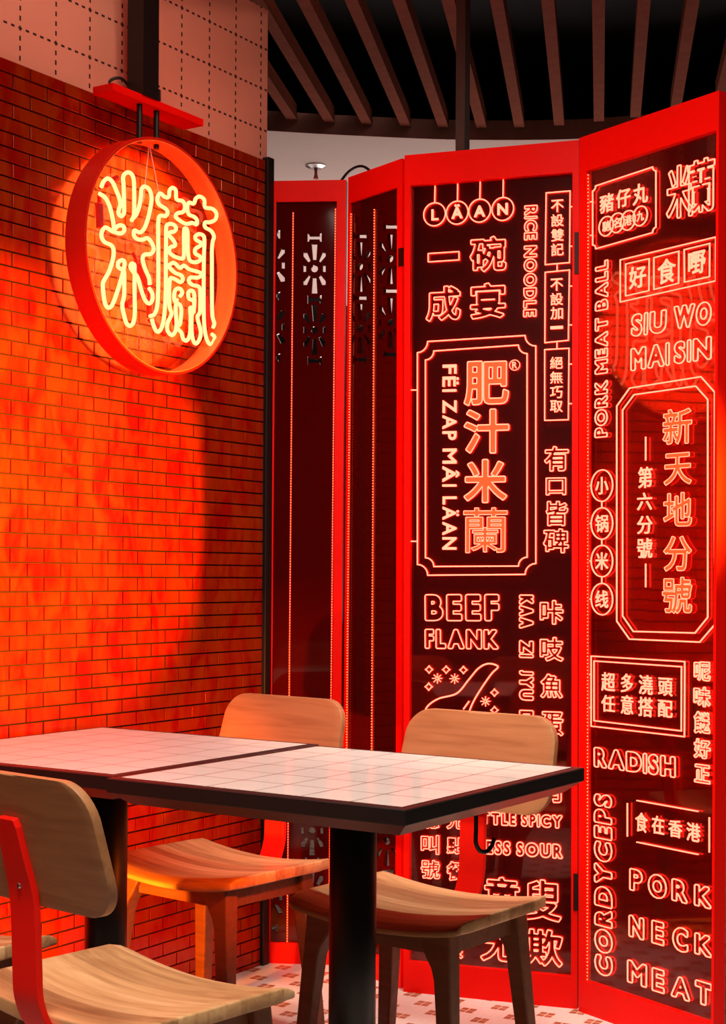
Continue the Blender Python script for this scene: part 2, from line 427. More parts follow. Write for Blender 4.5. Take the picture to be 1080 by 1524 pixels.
# added disc lamp in the sign to brighten the tiles behind it
bl_ = area('sign_tile_fill', (-2.598, RY, RZ), (-3.0, RY, RZ), .54, .54, 9, (1.0, 0.34, 0.05), math.radians(110)); bl_.data.shape = 'DISK'
def ring_bm(x0, x1, r0, r1, N=96):
    bm = bmesh.new(); rings = []
    for x, r in ((x0, r1), (x1, r1), (x1, r0), (x0, r0)):
        rings.append([bm.verts.new((x, RY+r*math.cos(2*PI*i/N), RZ+r*math.sin(2*PI*i/N))) for i in range(N)])
    for a in range(4):
        A, B = rings[a], rings[(a+1) % 4]
        for i in range(N): bm.faces.new((A[i], A[(i+1)%N], B[(i+1)%N], B[i]))
    bmesh.ops.recalc_face_normals(bm, faces=bm.faces)
    return bm
obj('ring', ring_bm(-2.595, -2.530, RR-.006, RR), RED_RING, sign, bevel=.001)
obj('ring_glow_face', ring_bm(-2.594, -2.531, RR-.0085, RR-.0062), pmat('ring_glow_orange', (.85, .20, .035), .45, noise=.03), sign, label='inner face of the ring, neon glow painted in as orange')  # neon light on the red ring put into an orange colour
bm = bmesh.new()
bmesh.ops.create_circle(bm, cap_ends=True, radius=RR-.009, segments=64, matrix=Matrix.Translation((-2.582, RY, RZ)) @ Matrix.Rotation(PI/2, 4, 'Y'))
obj('clear_disc', bm, CLEAR, sign)
def a_(x, y): return (140+x/5.4, 240+y/5.4)
def b_(x, y): return (140+x/5.4, 380+y/5.4)
strokes = [
 [a_(*p) for p in ((58,208),(75,165),(110,138),(148,168),(178,235),(200,290),(212,345),(200,385),(197,420),(218,442),(240,415),(240,330),(237,200),(233,130),(250,98),(282,90),(308,115),(320,170),(322,300),(322,380),(318,440),(300,478))],
 [a_(*p) for p in ((318,455),(340,425),(362,365),(375,290),(383,220),(410,203),(445,230),(461,290),(455,360),(430,470),(400,545),(365,572),(325,555),(320,595),(345,625),(390,630),(430,618),(465,660),(478,708),(455,745),(405,750),(390,780))] + [b_(*p) for p in ((395,60),(412,115),(440,180),(447,238))],
 [a_(*p) for p in ((42,260),(88,292),(120,350),(145,440),(158,520),(162,548),(195,518),(233,520),(242,555),(215,580),(150,565),(95,532),(65,560),(60,608),(85,650),(138,675),(157,720),(150,790))] + [b_(*p) for p in ((120,130),(78,205),(70,250),(82,360),(100,412),(125,420),(150,390),(180,310),(215,200),(238,110),(245,60),(228,38),(195,55),(193,92),(215,110),(240,130),(242,250),(240,330),(226,400),(240,480),(262,550),(290,567),(315,540),(327,460),(325,300),(325,120),(322,75),(300,68),(293,100),(320,140),(350,180),(382,290),(410,360),(440,388),(465,365),(468,310),(440,262))],
 [b_(*p) for p in ((448,490),(485,472),(508,400),(515,250),(516,20))] + [a_(*p) for p in ((515,620),(516,480),(530,438),(575,440),(590,408),(570,378),(520,345),(508,300),(530,258),(570,288),(600,285),(606,235),(630,213),(656,235),(662,305),(710,320),(730,360),(718,405),(670,418),(655,445),(690,478),(740,503),(790,495),(822,508),(825,470),(800,445),(760,425),(748,370),(762,332),(800,340),(818,298),(850,283),(885,310),(892,370),(950,382),(982,420),(973,470),(930,490),(892,492),(892,530),(940,560),(963,605),(952,650),(946,720))] + [b_(*p) for p in ((946,60),(946,300),(950,480),(966,545),(955,582))],
 [b_(*p) for p in ((463,512),(480,570),(503,612),(532,600),(560,510),(575,300),(576,20))] + [a_(*p) for p in ((578,640),(578,560),(586,512),(628,505),(657,530),(648,562),(610,572),(600,592),(640,640),(650,678),(612,692),(604,730),(640,762),(700,782),(721,755),(721,570),(735,538),(751,570),(752,700),(765,790),(805,812),(850,798),(850,765),(812,740),(815,702),(852,680),(858,655),(818,630),(815,600),(848,585),(880,602),(886,650))] + [b_(*p) for p in ((882,20),(880,250),(882,500),(892,620),(912,692),(937,716),(962,690),(967,655),(945,632))],
 [b_(*p) for p in ((690,330),(708,300),(690,268),(655,275),(643,320),(650,370),(690,400),(700,450),(690,550),(663,580),(700,620),(715,670),(745,685),(770,630),(775,500),(772,420),(800,430),(806,340),(795,290),(770,285),(755,310),(765,350),(800,370),(800,450),(785,480),(783,600),(795,680),(820,710),(850,665),(855,600),(830,500),(850,450),(852,300),(840,252),(790,238),(762,210),(775,178),(830,180),(862,160),(850,138),(765,112),(722,82),(690,102),(645,62),(610,72),(605,95),(650,140),(700,162),(712,195),(690,215),(635,185),(607,205),(605,400),(622,470),(590,545),(590,605),(625,642),(655,605),(662,540),(655,430),(665,350))],
]
for i, st in enumerate(strokes):
    pts = catmull([tuple(at_x(x, y, -2.556 if i not in (5,) else -2.552)) for x, y in st], 5)
    bm = bmesh.new(); tube(bm, pts, .0050, 8); bmesh.ops.recalc_face_normals(bm, faces=bm.faces)
    obj('neon_tube', bm, NEON_SIGN, sign, smooth=True)
elec = [((a_(42,258)), (a_(48,535)), .010), (a_(45,215), a_(185,135), .008), (b_(310,-20), b_(430,250), .008), (b_(470,245), b_(255,400), .008), (b_(440,280), b_(445,500), .007), (b_(440,520), b_(570,630), .009), (b_(905,330), b_(925,580), .007), (b_(620,420), b_(650,560), .006), (b_(740,530), b_(840,620), .006)]
for p, q, r in elec:
    A, B = at_x(*p, -2.567), at_x(*q, -2.567)
    bm = bmesh.new(); tube(bm, [A, A.lerp(B, .25), A.lerp(B, .32), B], [r*.55, r*.55, r, r], 8)
    obj('electrode_sleeve', bm, pmat('dark_red_sleeve', (.40, .010, .005), .5) if 'dark_red_sleeve' not in bpy.data.materials else bpy.data.materials['dark_red_sleeve'], sign)
bm = bmesh.new()
top = at_x(222, 214, -2.561)
for q in (a_(395,330), a_(540,360)): tube(bm, [top, at_x(*q, -2.561)], .0014, 5)
obj('hanging_wire', bm, pmat('clear_cord', (.8, .6, .45), .4), sign)
bm = bmesh.new(); box(bm, -2.609, -2.542, 2.795, 3.146, 2.3186, 2.3376); obj('mounting_plate', bm, RED, sign, bevel=.001)
for y in (2.914, 2.979):
    bm = bmesh.new(); tube(bm, [(-2.561, y, RZ+RR-.02), (-2.561, y, 2.36)], .0075, 10); tube(bm, [(-2.561, y, 2.345), (-2.561, y, 2.372)], .011, 8)
    obj('rod', bm, BLACK, sign)
bm = bmesh.new(); box(bm, -2.591, -2.538, 2.901, 2.960, 2.3376, 3.15); obj('ceiling_post', bm, BLACK, sign)
bm = bmesh.new(); tube(bm, catmull([(-2.60,2.866,2.34),(-2.60,2.846,2.363),(-2.59,2.877,2.379),(-2.59,2.93,2.363),(-2.58,2.95,2.416)], 5), .004, 6); obj('cable', bm, WIRE, sign)

# ------------------------------------------------------------------ lettering: glyph outlines from the built-in typeface
_loops = {}
def glyph_loops(ch):
    if ch in _loops: return _loops[ch]
    c = bpy.data.curves.new('glyph', 'FONT'); c.body = ch; c.resolution_u = 4; c.fill_mode = 'NONE'
    o = bpy.data.objects.new('glyph', c); COL.objects.link(o)
    dg = bpy.context.evaluated_depsgraph_get(); me = bpy.data.meshes.new_from_object(o.evaluated_get(dg))
    nxt = {}
    for e in me.edges: nxt.setdefault(e.vertices[0], []).append(e.vertices[1]); nxt.setdefault(e.vertices[1], []).append(e.vertices[0])
    seen, loops = set(), []
    co = np.array([v.co[:2] for v in me.vertices])
    ed = {}
    for e in me.edges: ed.setdefault(e.vertices[0], []).append(e.vertices[1])
    for s in range(len(co)):
        if s in seen: continue
        lp = [s]; seen.add(s); cur = s
        while True:
            k = [q for q in nxt.get(cur, []) if q not in seen]
            if not k: break
            # keep the winding of the typeface: prefer the edge that leaves the current vertex
            f = [q for q in ed.get(cur, []) if q not in seen]
            cur = (f or k)[0]; lp.append(cur); seen.add(cur)
        if len(lp) > 2: loops.append(co[lp])
    bpy.data.objects.remove(o); bpy.data.curves.remove(c); bpy.data.meshes.remove(me)
    _loops[ch] = loops
    return loops
def outline(ch, W, H, grow, N=84):
    """closed contour lines of a glyph fitted in W x H metres, thickened by grow metres"""
    L = glyph_loops(ch)
    A = np.concatenate(L); lo, hi = A.min(0), A.max(0); sz = np.maximum(hi-lo, 1e-3)
    Wi, Hi = max(W-2*grow, W*.3), max(H-2*grow, H*.3)
    if sz[1] < .25*sz[0] and H > .45*W: Hi = H*.22
    sc = np.array([Wi/sz[0], Hi/sz[1]])
    L = [(l-(lo+hi)/2)*sc for l in L]
    m = grow + max(W, H)*.08
    step = max(W, H)/N
    xs = np.arange(-W/2-m, W/2+m+step, step); ys = np.arange(-H/2-m, H/2+m+step, step)
    X, Y = np.meshgrid(xs, ys); D = np.full(X.shape, 1e9); wn = np.zeros(X.shape, int)
    for l in L:
        P = l; Q = np.roll(l, -1, 0)
        for (x0, y0), (x1, y1) in zip(P, Q):
            dx, dy = x1-x0, y1-y0; q = dx*dx+dy*dy
            if q < 1e-14: continue
            t = np.clip(((X-x0)*dx+(Y-y0)*dy)/q, 0, 1)
            D = np.minimum(D, (X-x0-t*dx)**2+(Y-y0-t*dy)**2)
            cr = dx*(Y-y0)-dy*(X-x0)
            wn += ((y0 <= Y) & (y1 > Y) & (cr > 0)).astype(int) - ((y0 > Y) & (y1 <= Y) & (cr < 0)).astype(int)
    D = np.sqrt(D); D[wn != 0] *= -1
    return march(D-grow, xs, ys)
def march(D, xs, ys):
    D = np.where(np.abs(D) < 1e-9, 1e-9, D)
    ins = D < 0; segs = {}
    def pt(e):
        i, j, h = e
        if h: a, b = D[j, i], D[j, i+1]; t = a/(a-b); return (xs[i]+t*(xs[1]-xs[0]), ys[j])
        a, b = D[j, i], D[j+1, i]; t = a/(a-b); return (xs[i], ys[j]+t*(ys[1]-ys[0]))
    nb = {}
    J, I = np.nonzero((ins[:-1,:-1] != ins[1:,:-1]) | (ins[:-1,:-1] != ins[:-1,1:]) | (ins[:-1,:-1] != ins[1:,1:]))
    for j, i in zip(J, I):
        es = []
        if ins[j,i] != ins[j,i+1]: es.append((i,j,1))
        if ins[j,i+1] != ins[j+1,i+1]: es.append((i+1,j,0))
        if ins[j+1,i+1] != ins[j+1,i]: es.append((i,j+1,1))
        if ins[j+1,i] != ins[j,i]: es.append((i,j,0))
        if len(es) == 2: pr = [(es[0], es[1])]
        else:
            pr = [(es[0], es[1]), (es[2], es[3])] if not ins[j,i] else [(es[0], es[3]), (es[1], es[2])]
            if (D[j,i]+D[j,i+1]+D[j+1,i]+D[j+1,i+1] < 0): pass
        for a, b in pr: nb.setdefault(a, []).append(b); nb.setdefault(b, []).append(a)
    seen, out = set(), []
    for s in nb:
        if s in seen: continue
        lp = [s]; seen.add(s); c = s
        while True:
            k = [q for q in nb[c] if q not in seen]
            if not k: break
            c = k[0]; seen.add(c); lp.append(c)
        if len(lp) > 5: out.append(simplify(np.array([pt(e) for e in lp]), (xs[1]-xs[0])*.22))
    return out
def simplify(P, tol):
    n = len(P)
    def rdp(i, j):
        if j-i < 2: return []
        a, b = P[i], P[j % n]; d = b-a; L = np.hypot(*d)
        Q = P[i+1:j]
        if L < 1e-12: dist = np.hypot(*(Q-a).T)
        else: dist = np.abs((Q[:,0]-a[0])*d[1]-(Q[:,1]-a[1])*d[0])/L
        k = int(dist.argmax())
        if dist[k] < tol: return []
        k += i+1
        return rdp(i, k)+[k]+rdp(k, j)
    h = n//2
    idx = [0]+rdp(0, h)+[h]+rdp(h, n)
    return P[idx]

# ------------------------------------------------------------------ folding screen leaves
class Leaf:
    def __init__(s, bl, br, tl, tr, H=2.28):
        s.bl, s.br, s.tl, s.tr = [Vector((*p, 0)) for p in (bl, br, tl, tr)]; s.H = H
        for p in (s.tl, s.tr): p.z = H
        mid = (s.br-s.bl)+(s.tr-s.tl); s.W = mid.length/2; d = mid.normalized()
        s.n = Vector((d.y, -d.x, 0))
        if s.n.dot(EYE-s.bl) < 0: s.n = -s.n
    def pt(s, u, v, w=0.0):
        a, b = u/s.W, v/s.H
        p = (s.bl*(1-a)+s.br*a)*(1-b)+(s.tl*(1-a)+s.tr*a)*b
        return p+s.n*w
    def uv(s, x, y, w=0.0):
        u, v = s.W/2, s.H/2
        for _ in range(8):
            p0 = to_px(s.pt(u, v, w)); pu = to_px(s.pt(u+.001, v, w)); pv = to_px(s.pt(u, v+.001, w))
            a, b = (pu[0]-p0[0])/.001, (pv[0]-p0[0])/.001; c, d = (pu[1]-p0[1])/.001, (pv[1]-p0[1])/.001
            ex, ey = x-p0[0], y-p0[1]; det = a*d-b*c
            u += (d*ex-b*ey)/det; v += (a*ey-c*ex)/det
        s.su, s.sv = abs(a), abs(d)
        return u, v
def slab(leaf, bm, u0, u1, v0, v1, w0, w1):
    q = [(u0,v0),(u1,v0),(u1,v1),(u0,v1)]
    A = [bm.verts.new(leaf.pt(u, v, w0)) for u, v in q]; B = [bm.verts.new(leaf.pt(u, v, w1)) for u, v in q]
    bm.faces.new(A[::-1]); bm.faces.new(B)
    for i in range(4): j = (i+1) % 4; bm.faces.new((A[i], A[j], B[j], B[i]))
LW = .0016   # half width of an engraved glowing line
def ribbon(leaf, V, Fc, P, closed, hw, w0, th):
    P = np.array(P, float); n = len(P)
    if n < 2: return
    ring = []
    for i in range(n):
        a = P[i]-P[i-1] if (closed or i > 0) else P[1]-P[0]
        b = P[(i+1) % n]-P[i] if (closed or i < n-1) else P[-1]-P[-2]
        a = a/(np.hypot(*a)+1e-12); b = b/(np.hypot(*b)+1e-12)
        na, nb_ = np.array([-a[1], a[0]]), np.array([-b[1], b[0]])
        m = na+nb_; L = np.hypot(*m)
        m = na if L < .3 else m/L
        k = min(1.6, 1/max(.2, m @ na))
        ring.append(m*hw*k)
    b0 = len(V)
    for p, m in zip(P, ring):
        for s_, w_ in ((-1, w0), (-.55, w0+th), (.55, w0+th), (1, w0)):
            V.append(leaf.pt(p[0]+m[0]*s_, p[1]+m[1]*s_, w_))
    for i in range(n if closed else n-1):
        j = (i+1) % n
        for k in range(3): Fc.append((b0+4*i+k, b0+4*j+k, b0+4*j+k+1, b0+4*i+k+1))
WTXT = -.012   # the engraved face lies a little behind the front of the frame
def lines_obj(leaf, parent, name, polys, label=None, mat=None, hw=LW, th=.003, w=WTXT):
    """polys: list of (points in leaf u,v, closed)"""
    V, Fc = [], []
    for P, cl in polys: ribbon(leaf, V, Fc, P, cl, hw, w, th)
    return obj(name, (V, Fc), mat or NEON, parent, label=label)
def glyph_polys(leaf, ch, bx, grow=.07, rot=0):
    x0, y0, x1, y1 = bx
    u, v = leaf.uv((x0+x1)/2, (y0+y1)/2); W, H = (x1-x0)/leaf.su, (y1-y0)/leaf.sv
    if rot: W, H = H, W
    res = []
    for P in outline(ch, W, H, grow*min(W, H)):
        if rot == -90: P = np.stack([P[:,1], -P[:,0]], 1)
        if rot == 90: P = np.stack([-P[:,1], P[:,0]], 1)
        res.append((P+np.array([u, v]), True))
    return res
def word_polys(leaf, word, p0, p1, size, grow, rot=0, natural=True):
    """word along the line p0 -> p1 (pixel centres of its two ends), letter height size px"""
    res = []
    L = [glyph_loops(c) if c != ' ' else None for c in word]
    wd = []
    for c, l in zip(word, L):
        if l is None: wd.append((.0, .26)); continue
        A = np.concatenate(l); wd.append((A[:,0].max()-A[:,0].min(), .10))
    tot = sum(a for a, g in wd)+sum(g for a, g in wd[:-1])
    ua, va = leaf.uv(*p0); ub, vb = leaf.uv(*p1); leaf.uv((p0[0]+p1[0])/2, (p0[1]+p1[1])/2)
    H = size/(leaf.su if rot else leaf.sv)
    dv = np.array([ub-ua, vb-va]); Lm = np.hypot(*dv); dv /= Lm
    nv = np.array([-dv[1], dv[0]]); k = Lm/tot; pos = 0
    for c, l, (a, g) in zip(word, L, wd):
        if l is not None:
            Wg = a*k; Hg = H
            A = np.concatenate(l); h = A[:,1].max()
            up = 0
            if c in 'ÄËÂÎ': Hg = H*(h/.73); up = (Hg-H)/2
            cpos = np.array([ua, va])+dv*(pos+a/2)*k
            for P in outline(c, Wg, Hg, grow*H): res.append((cpos+P[:,:1]*dv+(P[:,1:]+up)*nv, True))
        pos += a+g
    return res
def fill_polys(leaf, polys, w0, th):
    """filled faces for closed contours (even-odd) as a thin raised plate"""
    c = bpy.data.curves.new('fill', 'CURVE'); c.dimensions = '2D'; c.fill_mode = 'BOTH'; c.extrude = th/2
    for P, cl in polys:
        s_ = c.splines.new('POLY'); s_.points.add(len(P)-1)
        for q, p in zip(s_.points, P): q.co = (p[0], p[1], 0, 1)
        s_.use_cyclic_u = True
    o = bpy.data.objects.new('fill', c); COL.objects.link(o)
    dg = bpy.context.evaluated_depsgraph_get(); me = bpy.data.meshes.new_from_object(o.evaluated_get(dg))
    V = [leaf.pt(v.co.x, v.co.y, w0+th/2+v.co.z) for v in me.vertices]; Fc = [tuple(p.vertices) for p in me.polygons]
    bpy.data.objects.remove(o); bpy.data.curves.remove(c); bpy.data.meshes.remove(me)
    return V, Fc
def solid_obj(leaf, parent, chars, label, grow=.035, mat=None, hw=.0011, rot=0, polys=None):
    for nm, ps, lb in ([('neon_lettering', polys, label)] if polys else [('neon_character', glyph_polys(leaf, ch, bx, grow, rot), 'solid lit character '+ch) for ch, bx in chars]):
        small = hw < .00095                                 # small strokes glow evenly, the big ones have a bright edge
        o = obj(nm, fill_polys(leaf, ps, WTXT, .002), mat or (NEON if small else NEONSOFT), parent, label=lb)
        if not small: lines_obj(leaf, o, 'lit_edge', ps, hw=hw, th=.0015, w=WTXT+.002)
def px_line(leaf, pts, closed=False): return ([leaf.uv(*p) for p in pts], closed)
def px_circle(leaf, x, y, rx, ry=None, N=28):
    u, v = leaf.uv(x, y); a, b = rx/leaf.su, (ry or rx)/leaf.sv
    return ([(u+a*math.cos(2*PI*i/N), v+b*math.sin(2*PI*i/N)) for i in range(N)], True)
def notched(leaf, x0, yl0, x1, yr0, yr1, yl1, r_px, concave=True):
    """frame with corners TL(x0,yl0) TR(x1,yr0) BR(x1,yr1) BL(x0,yl1): concave quarter-round notches"""
    C = [leaf.uv(*p) for p in ((x0,yl0),(x1,yr0),(x1,yr1),(x0,yl1))]
    r = r_px/leaf.sv
    P = []
    for (cu, cv), a0 in zip(C, (270, 180, 90, 0)):
        for k in range(6):
            t = math.radians(a0+(k/5)*(90)); 
            P.append((cu+r*math.cos(t), cv+r*math.sin(t)))
        P[-6:] = P[-6:][::-1] if False else P[-6:]
    # order every notch so that the outline runs clockwise TL -> TR -> BR -> BL
    out = []
    for q, (cu, cv) in enumerate(C):
        arc = P[q*6:q*6+6]
        if q == 0: arc = sorted(arc, key=lambda p: p[1])
        if q == 1: arc = sorted(arc, key=lambda p: p[0])
        if q == 2: arc = sorted(arc, key=lambda p: -p[1])
        if q == 3: arc = sorted(arc, key=lambda p: -p[0])
        out += arc
    return (out, True)

TH = .038
def make_leaf(bl, br, tl, tr, label, px_open):
    lf = Leaf(bl, br, tl, tr)
    base = lf.pt(lf.W/2, 0, -TH/2)
    t = thing('folding_screen_panel', base, label, 'screen panel', group='leaves of the red folding screen')
    (x0, yt0), (x1, yt1), (xb0, yb0), (xb1, yb1) = px_open
    ua, va = lf.uv(x0, yt0); ub, vb = lf.uv(x1, yt1); uc, vc = lf.uv(xb0, yb0); ud, vd = lf.uv(xb1, yb1)
    U0, U1 = (ua+uc)/2, (ub+ud)/2; V1, V0_ = (va+vb)/2, (vc+vd)/2
    U0 = max(U0, .008); U1 = min(U1, lf.W-.008)
    lf.o = (U0, U1, V0_, V1)
    bm = bmesh.new()
    slab(lf, bm, 0, U0, 0, lf.H, -TH, 0); slab(lf, bm, U1, lf.W, 0, lf.H, -TH, 0)
    slab(lf, bm, U0, U1, 0, V0_, -TH, 0); slab(lf, bm, U0, U1, V1, lf.H, -TH, 0)
    bmesh.ops.remove_doubles(bm, verts=bm.verts, dist=1e-5)
    bmesh.ops.recalc_face_normals(bm, faces=bm.faces)
    obj('frame', bm, RED, t)
    return lf, t

def back_and_glass(lf, t, glass=True):
    U0, U1, V0, V1 = lf.o
    bm = bmesh.new(); slab(lf, bm, U0+.0005, U1-.0005, V0+.0005, V1-.0005, -.037, -.0175); bmesh.ops.recalc_face_normals(bm, faces=bm.faces)
    obj('back_pane', bm, MIRRORED, t)
    if glass:
        bm = bmesh.new(); q = [(U0,V0),(U1,V0),(U1,V1),(U0,V1)]
        bm.faces.new([bm.verts.new(lf.pt(u, v, -.0055)) for u, v in q])
        obj('glass_pane', bm, PANE, t)
def led_strip(lf, t, u, v0, v1, w=-.02, side=0, pitch=.0078, r=.0009, label=None):
    """strip of tiny lamps in a red channel"""
    bm = bmesh.new(); slab(lf, bm, u-.0020, u+.0020, v0, v1, w-.004, w-.001); bmesh.ops.recalc_face_normals(bm, faces=bm.faces)
    ch = obj('led_channel', bm, LEDLINE, t)
    bm = bmesh.new(); v = v0+pitch/2
    while v < v1:
        slab(lf, bm, u-r, u+r, v-r*1.1, v+r*1.1, w-.001, w+.0012); v += pitch
    bmesh.ops.recalc_face_normals(bm, faces=bm.faces)
    o = obj('led_dots', bm, LED, ch); o['kind'] = 'stuff'

# ---- leaf with flower cut-outs
def flower_polys(lf, cx, cy, kx=1.0, ky=1.0):
    P = []
    def quad(pts): P.append(([lf.uv(cx+x*kx, cy+y*ky) for x, y in pts], True))
    P.append(px_circle(lf, cx, cy, 5*kx, 5.4*ky, 18))
    quad([(-4.2,-37),(4.2,-37),(2.6,-13),(-2.2,-13)]); quad([(-2.6,13.5),(2.6,13.5),(4.2,37),(-4.2,37)])
    for sx in (-1, 1):
        for sy in (-1, 1): quad([(sx*16.5,sy*24),(sx*11.5,sy*24.5),(sx*6,sy*11.5),(sx*9,sy*9.5),(sx*16.5,sy*18.5)])
        quad([(sx*16.5,-5),(sx*12.6,-4.6),(sx*12.6,4.6),(sx*16.5,5)])
    return P
def bar_poly(lf, cx, cy, kx=1.0, ky=1.0):
    h = [(-10.5,-6.5),(-8,-5.5),(-7.5,-2.6),(7.5,-2.6),(8,-5.5),(10.5,-6.5),(10.5,6.5),(8,5.5),(7.5,2.6),(-7.5,2.6),(-8,5.5),(-10.5,6.5)]
    return ([lf.uv(cx+x*kx, cy+y*ky) for x, y in h], True)
ACRYL = pmat('dark_red_acrylic', (.055, .001, .0005), .06, spec=.5)
def cutout_pane(lf, t, columns):
    U0, U1, V0, V1 = lf.o
    polys = [([(U0,V0),(U1,V0),(U1,V1),(U0,V1)], True)]
    for x, ys_f, ys_b, kx in columns:
        for y in ys_f: polys += flower_polys(lf, x, y, kx)
        for y in ys_b: polys.append(bar_poly(lf, x, y, kx))
    keep = [polys[0]]
    for P, c in polys[1:]:
        if all(U0+.003 < p[0] < U1-.003 and V0+.003 < p[1] < V1-.003 for p in P): keep.append((P, c))
        else:
            Q = [(min(max(p[0], U0+.003), U1-.003), p[1]) for p in P]
            if max(q[0] for q in Q)-min(q[0] for q in Q) > .004 and all(V0 < q[1] < V1 for q in Q): keep.append((Q, c))
    from mathutils.geometry import delaunay_2d_cdt
    P2, E2 = [], []
    for P, c in keep:
        b0 = len(P2); P2 += [Vector(p) for p in P]; E2 += [(b0+i, b0+(i+1) % len(P)) for i in range(len(P))]
    v2, e2, f2, _, oe, _ = delaunay_2d_cdt(P2, E2, [], 0, 1e-6)
    def inside(p, P):
        r = False
        for (x0, y0), (x1, y1) in zip(P, P[1:]+P[:1]):
            if (y0 > p.y) != (y1 > p.y) and p.x < (x1-x0)*(p.y-y0)/(y1-y0)+x0: r = not r
        return r
    holes = [[tuple(p) for p in P] for P, c in keep[1:]]
    solid_f = [f for f in f2 if not any(inside((v2[f[0]]+v2[f[1]]+v2[f[2]])/3, h) for h in holes)]
    n_ = len(v2); V = [lf.pt(p.x, p.y, -.008) for p in v2]+[lf.pt(p.x, p.y, -.020) for p in v2]
    Fc = [tuple(f) for f in solid_f]+[tuple(i+n_ for i in reversed(f)) for f in solid_f]
    cnt = {}
    for f in solid_f:
        for i in range(3): cnt.setdefault(tuple(sorted((f[i], f[(i+1) % 3]))), []).append((f[i], f[(i+1) % 3]))
    for k, q in cnt.items():
        if len(q) == 1: a, b = q[0]; Fc.append((b, a, a+n_, b+n_))
    obj('cutout_pane', (V, Fc), ACRYL, t)

A, tA = make_leaf((-2.640,3.575), (-2.448,3.676), (-2.632,3.569), (-2.436,3.670), 'red-framed screen leaf with flower cut-outs, against the end of the tiled wall',
    ((413,297),(499,302.6),(399,1406.6),(493,1401)))
cutout_pane(A, tA, [(467.4,(399,490.4),(352.7,445,536.4),1.0),(404,(394,486),(348,440,532),1.15)]
    + [(463.6,(1237.6,1329),(1191.5,1283,1375),1.0),(400,(1245,1337),(1199,1291,1383),1.15)])
u, _ = A.uv(433, 650); led_strip(A, tA, u, A.o[2], A.o[3]-.03, w=-.004)  # extra strip standing in for the mirror image of the edge strip
u, _ = A.uv(497.5, 650); led_strip(A, tA, A.o[1]-.004, A.o[2], A.o[3]-.02, w=-.002)
B, tB = make_leaf((-2.425,3.655), (-2.168,3.562), (-2.417,3.652), (-2.180,3.560), 'narrow red-framed screen leaf with flower cut-outs and a dotted light strip',
    ((517.5,302.6),(590.7,279),(512,1412),(588,1424)))
cutout_pane(B, tB, [(531.7,(396.6,488.7),(351,443,535),.95),(576.5,(385,480),(336.9,432.5,527),1.0)]
    + [(529,(1243,1335),(1197,1289,1381),.95),(571.5,(1252,1345),(1205,1298,1390),1.0)])
led_strip(B, tB, B.o[0]+.005, B.o[2], B.o[3]-.03, w=-.002)
u, _ = B.uv(553, 700); led_strip(B, tB, u, B.o[2], B.o[3]-.04, w=-.004)  # second strip added in place of the left strip's reflection

# ---- leaf C: big neon menu
C_, tC = make_leaf((-2.146,3.54), (-1.68,3.65), (-2.158,3.538), (-1.690,3.648), 'widest red-framed neon menu leaf with the tall notched frame in its middle',
    ((612,274),(852.5,258),(607,1431),(848.5,1453)))
back_and_glass(C_, tC)
L = C_
def grp(polys, label, hw=LW, lf=None, t=None): return lines_obj(lf or C_, t or tC, 'neon_lettering', polys, label, hw=hw)
def outl(chars, label, grow=.07, lf=None, t=None, hw=LW):
    for ch, bx in chars: lines_obj(lf or C_, t or tC, 'neon_character', glyph_polys(lf or C_, ch, bx, grow), 'glowing outlined character '+ch, hw=hw)
cc = [(644.5,317.5),(678.3,315),(711.8,312),(746.3,309.5)]
lines_obj(C_, tC, 'neon_border', [px_circle(C_, x, y, 16.2, 17.2) for x, y in cc] + [px_line(C_, [(x+.3, y-17.4), (x+.8, 275-i*3.1)]) for i, (x, y) in enumerate(cc)], 'four hanging neon circles')
solid_obj(C_, tC, [('L',(640,310,650.5,326.5)),('Ä',(670,302.5,686.5,324)),('A',(703.5,304.5,720,321.5)),('N',(738.3,301,754,318.5))], 'letters L A A N in the neon circles', grow=.05, hw=.0008)
outl([('一',(635,374.5,681,387)),('碗',(697.5,351,751,402.5)),('成',(632,425,683,476)),('宴',(698,420,750,472.5))], 'four large outlined characters', grow=.030)
grp(word_polys(C_, 'RICE NOODLE', (788.3,304.5), (786.5,470), 18.5, .06, rot=1), 'outlined words RICE NOODLE running down')
bx = [[(811,285.5),(846.7,282.5),(845.7,389.5),(809.5,392.5)], [(809.5,404),(845.7,400.5),(844,505.5),(809,509)], [(808.7,519.4),(845,517.3),(844,624),(808.7,625)]]
lines_obj(C_, tC, 'neon_border', [px_line(C_, q, True) for q in bx] + [px_line(C_, q) for q in (((827.3,391.5),(827.3,402.5)),((827,507.5),(827,518)))]
    + [px_line(C_, ((a,y),(852,y))) for a, y in ((847,306),(846.5,365),(846,424.5),(845,482.5),(845,541),(844.6,600))], 'three neon boxes one above the other')
solid_obj(C_, tC, [(c, (827.8-9.3, y-9.2, 827.8+9.3, y+9.2)) for c, y in zip('不設雙記', (305,326.5,348.5,370))] + [(c, (826.8-9.3, y-9.2, 826.8+9.3, y+9.2)) for c, y in zip('不設加一', (422.5,444,465,486.5))]
    + [(c, (826.3-9.3, y-9, 826.3+9.3, y+9)) for c, y in zip('絕無巧取', (539,561,583,604))], 'small lit characters in the neon boxes', grow=.012, hw=.0006)
outl([('有',(808.7,664,844,700.5)),('口',(811,711,840,736)),('皆',(811,746,843,782)),('碑',(807,787,844,822.5))], 'four outlined characters running down', grow=.032)
lines_obj(C_, tC, 'neon_border', [notched(C_, 619, 508, 795.5, 497.5, 855, 856, 16), notched(C_, 631, 522, 782.5, 512, 842.5, 843, 13), px_line(C_, ((608,579.7),(619,579.7))), px_line(C_, ((607,805.5),(619,805.5)))], 'double neon frame with notched corners', hw=.0017)
